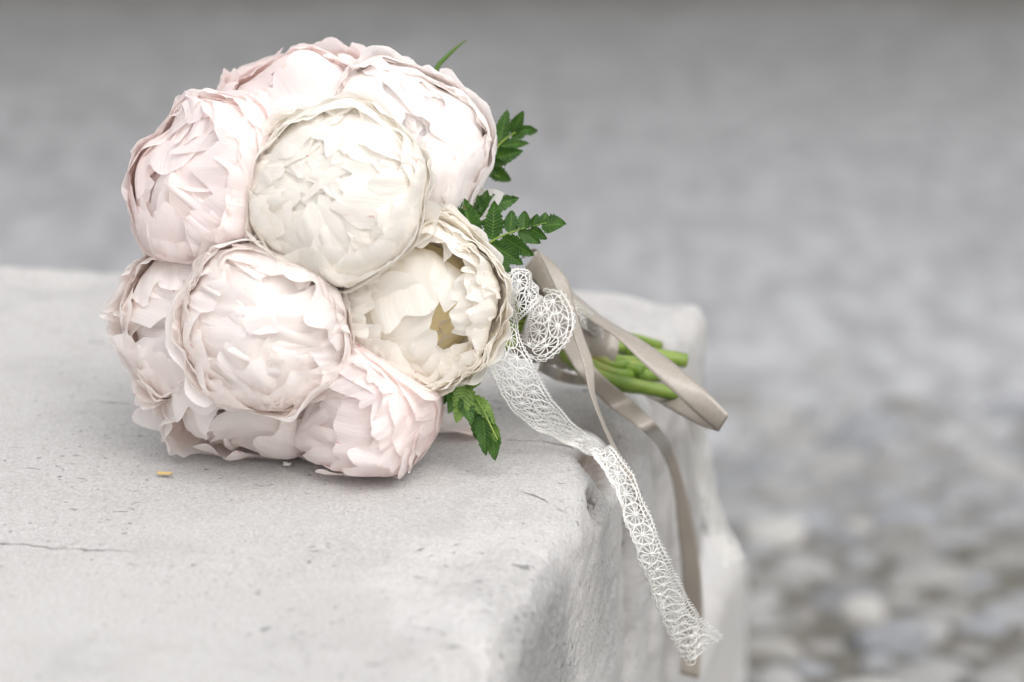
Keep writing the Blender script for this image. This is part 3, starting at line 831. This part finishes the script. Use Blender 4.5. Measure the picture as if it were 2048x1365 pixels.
lace([(990, 560, 1030, 575, 1.885), (978, 640, 1032, 640, 1.875), (967, 700, 1050, 692, 1.868), (984, 755, 1077, 745, 1.872), (1012, 810, 1108, 800, 1.885), (1062, 856, 1156, 852, 1.905),
      (1126, 894, 1192, 882, dt(1160, 890, .008), .006), (1178, 920, 1226, 903, dt(1205, 915, .010), .012), (1220, 966, 1258, 950, 1.872, .008), (1248, 1036, 1290, 1020, 1.868, .008), (1280, 1124, 1328, 1106, 1.875, .008),
      (1312, 1216, 1362, 1182, 1.90, .008), (1345, 1284, 1398, 1238, 1.925, .006), (1376, 1335, 1444, 1276, 1.945, .004)],
     n=200, wave=.001, cs=.88, fold=(.36, .66), label='white lace ribbon tail falling over the stone edge')
lace([(1008, 640, 1035, 655, 1.885), (1006, 590, 1042, 640, 1.872), (1022, 540, 1060, 625, 1.866), (1050, 538, 1075, 606, 1.878), (1072, 566, 1084, 596, 1.90)], n=60, auto=False, label='white lace loop at the knot')
lace([(1066, 604, 1088, 574, 1.912, .012), (1054, 622, 1128, 584, 1.906, .014), (1050, 636, 1148, 634, 1.904, .010), (1048, 652, 1138, 688, 1.902, -.004), (1046, 664, 1090, 726, 1.900, -.012), (1040, 664, 1056, 716, 1.902, -.012)], n=60, auto=False, wave=.0035, label='fanned white lace bow loop in front of the binding')
lace([(1090, 640, 1120, 585, 1.955), (1130, 640, 1150, 600, 1.95), (1170, 660, 1185, 625, 1.965), (1230, 700, 1240, 670, 2.01)], n=50, auto=False)
lace([(1345, 800, 1380, 806, dt(1345, 812, .006), .01), (1376, 850, 1408, 850, ds(1392, 850, .010), .01), (1392, 930, 1422, 930, ds(1405, 930, .010), .01), (1402, 1010, 1432, 1004, ds(1416, 1008, .014), .012), (1424, 1080, 1458, 1066, ds(1430, 1070, .02), .012), (1450, 1136, 1486, 1120, ds(1440, 1130, .028), .012)], n=90, cs=.6, fold=(0, .01), label='blurred lace ribbon tail behind, over the far corner')

# ------------------------------------------------------------------ fern sprigs
frng = np.random.default_rng(31)
def leaflet(b, t, w, d, mat, parent, droop=.0, roll=None, teeth=7):
    A, B = at(b[0], b[1], d), at(t[0], t[1], d - droop)
    ax = B - A; L = np.linalg.norm(ax); ax /= L
    roll = frng.uniform(-.5, .5) if roll is None else roll
    side = np.cross(ax, -CF); side /= np.linalg.norm(side); nrm = np.cross(side, ax)
    side, nrm = side * math.cos(roll) + nrm * math.sin(roll), nrm * math.cos(roll) - side * math.sin(roll)
    wm = 1.34 * w / FPX * d / max(.6, math.cos(roll))
    nv, nu = 4 * teeth + 3, 7
    tt = np.linspace(0, 1, nv); uu = np.linspace(-1, 1, nu)
    prof = np.sin(math.pi * np.clip(tt, 0, 1) ** .72) ** .75 * (1 - .25 * tt) + .03
    saw = ((tt * teeth) % 1.0)
    cur = FN(frng, 1, 2.0, 3)
    P = []; UV = []
    for i, t_ in enumerate(tt):
        for u in uu:
            e = abs(u) ** 2
            ww = prof[i] * (1 + .26 * e * (.5 - saw[i]) * 1.2)
            fw = .10 * e * prof[i] * saw[i] * wm
            P.append(A + ax * (t_ * L + fw * (1 - t_)) + side * (u * ww * wm / 2) + nrm * (abs(u) * wm * .10 - .06 * L * (t_ - .5) ** 2 * 2 + .02 * L * cur(t_ * 2) + .03 * wm * math.sin(tt[i] * teeth * 6.28) * e))
            UV.append((u, t_))
    return obj('leaflet', np.array(P), grid_faces(nu, nv), mat, parent, np.array(UV))
def frond(rach, leaves, d, mat=M_FERN, r=.0007, label=None):
    fr = into(empty('fern_frond', parent=root)); fr.matrix_parent_inverse = ROOT_INV
    if label: fr['label'] = label
    path = catmull([at(p[0], p[1], p[2] if len(p) > 2 else d) for p in rach], 30)
    V, F = tube(path, np.linspace(r * 1.5, r * .6, 30), 7)
    obj('rachis', V, F, M_STEM, fr)
    for lf in leaves:
        b, t, w = lf[:3]; kw = lf[3] if len(lf) > 3 else {}
        leaflet(b, t, w, kw.get('d', d) + frng.uniform(-.002, .002), kw.get('m', mat), fr, kw.get('droop', frng.uniform(-.006, .008)), kw.get('roll'))
    return fr
frond([(940, 345), (970, 322), (1000, 288), (1030, 266), (1060, 258)], [((972, 318), (981, 232), 30), ((997, 290), (1015, 220), 26), ((1024, 268), (1047, 222), 22), ((1022, 272), (1066, 254), 22), ((1050, 262), (1076, 262), 14),
       ((996, 292), (1058, 287), 20), ((972, 322), (1046, 302), 30), ((962, 330), (955, 236), 22, {'d': 1.97}), ((960, 318), (1010, 326), 20)], 1.955, label='fern sprig standing up beside the shell white peony')
frond([(950, 335), (975, 345), (1000, 355)], [((970, 338), (996, 345), 20), ((980, 338), (1022, 362), 24)], 1.955)
frond([(925, 470), (965, 490), (1000, 474), (1045, 458), (1085, 448), (1110, 444)], [((985, 480), (989, 402), 32), ((1020, 468), (1024, 421), 26), ((1046, 460), (1050, 422), 24), ((1066, 454), (1074, 428), 18), ((1084, 450), (1092, 426), 16), ((1085, 452), (1132, 448), 30),
       ((1060, 458), (1095, 478), 18), ((1036, 464), (1082, 487), 22), ((1005, 474), (1068, 512), 28), ((980, 486), (1046, 530), 32), ((985, 500), (1022, 557), 24), ((965, 500), (1006, 540), 28)], 1.880, label='fern sprig reaching right above the lace knot')
frond([(945, 490), (918, 460), (905, 425)], [((948, 480), (925, 395), 38), ((925, 450), (896, 404), 28), ((920, 460), (886, 436), 26)], 1.872)
frond([(950, 440), (985, 412)], [((955, 420), (1038, 396), 32), ((955, 440), (975, 380), 24), ((970, 452), (955, 390), 24)], 1.90)
frond([(975, 520), (1000, 580)], [((985, 530), (1004, 596), 24), ((960, 640), (1002, 696), 26), ((1000, 560), (990, 610), 20)], 1.905)
frond([(900, 752, 1.885), (930, 768, 1.872), (960, 810, 1.862), (985, 860, 1.858), (995, 880, 1.856)], [((935, 764), (912, 846), 34, {'m': M_FERN_PALE}), ((930, 762), (961, 768), 26, {'m': M_FERN_PALE}), ((955, 800), (952, 880), 26), ((965, 822), (972, 912), 28),
       ((985, 858), (990, 922), 26), ((948, 792), (990, 850), 24, {'m': M_FERN_PALE}), ((980, 845), (1002, 890), 18, {'m': M_FERN_PALE}), ((905, 760), (880, 810), 26), ((915, 765), (895, 828), 24), ((925, 790), (944, 850), 24)], 1.865, label='pale spotted fern sprig drooping on to the stone')
frond([(815, 170, 1.99), (835, 152, 1.99)], [((832, 160), (838, 140), 22), ((838, 158), (858, 144), 18)], 1.985)
# one thin blade of grass at the top
bp = catmull([at(868, 165, 1.965), at(874, 136, 1.965), at(893, 114, 1.965), at(915, 94, 1.965), at(933, 80, 1.965)], 24)
V, F = tube(bp, np.interp(np.linspace(0, 1, 24), [0, .5, 1], [.0020, .0016, .0004]), 6)
into(obj('grass_blade', V, F, M_FERN))

# ------------------------------------------------------------------ litter on the stone
def fallen(name, px, py, L, W, h, rz, mat, label, cat):
    c = at(px, py, d_top(px, py)); nu, nv = 9, 11
    P, UV = [], []
    for j in range(nv):
        for i in range(nu):
            u, v = -1 + 2 * i / (nu - 1), j / (nv - 1)
            w = W * math.sqrt(max(0.0, 1 - (2 * v - 1) ** 2)) * .98 + W * .02
            x, y = u * w / 2, (v - .5) * L
            X = x * math.cos(rz) - y * math.sin(rz); Y = x * math.sin(rz) + y * math.cos(rz)
            P.append((c[0] + X, c[1] + Y, HB + .003 + h * (u * u * .9 + .35 * math.sin(v * 7 + u))))
            UV.append((u, v * .9))
    o = obj(name, np.array(P), grid_faces(nu, nv), mat, None, np.array(UV))
    m = o.modifiers.new('thickness', 'SOLIDIFY'); m.thickness = .0007
    return tag(o, label, cat)
kk = NT('dry_seed_husk'); M_SEED = kk.finish(kk.principled(C(.62, .45, .20), .6, .3))
kk = NT('white_crumb'); M_CRUMB = kk.finish(kk.principled(C(.75, .73, .68), .8, .2))
fallen('seed_husk', 329, 956, .0095, .0042, .0008, R_(80), M_SEED, 'small golden seed husk lying alone on the stone', 'seed husk')
fallen('stone_crumb', 574, 938, .0050, .0045, .001, R_(60), M_CRUMB, 'tiny white crumb on the stone in front of the bouquet', 'crumb')
fallen('dry_petal', 681, 939, .013, .008, .001, R_(80), M_SEED, 'browned dry petal scrap under the pink peony', 'petal')
fallen('fallen_petal', 905, 868, .055, .036, .006, R_(55), PM['shell'], 'white petal fallen on the stone beside the drooping fern', 'petal')
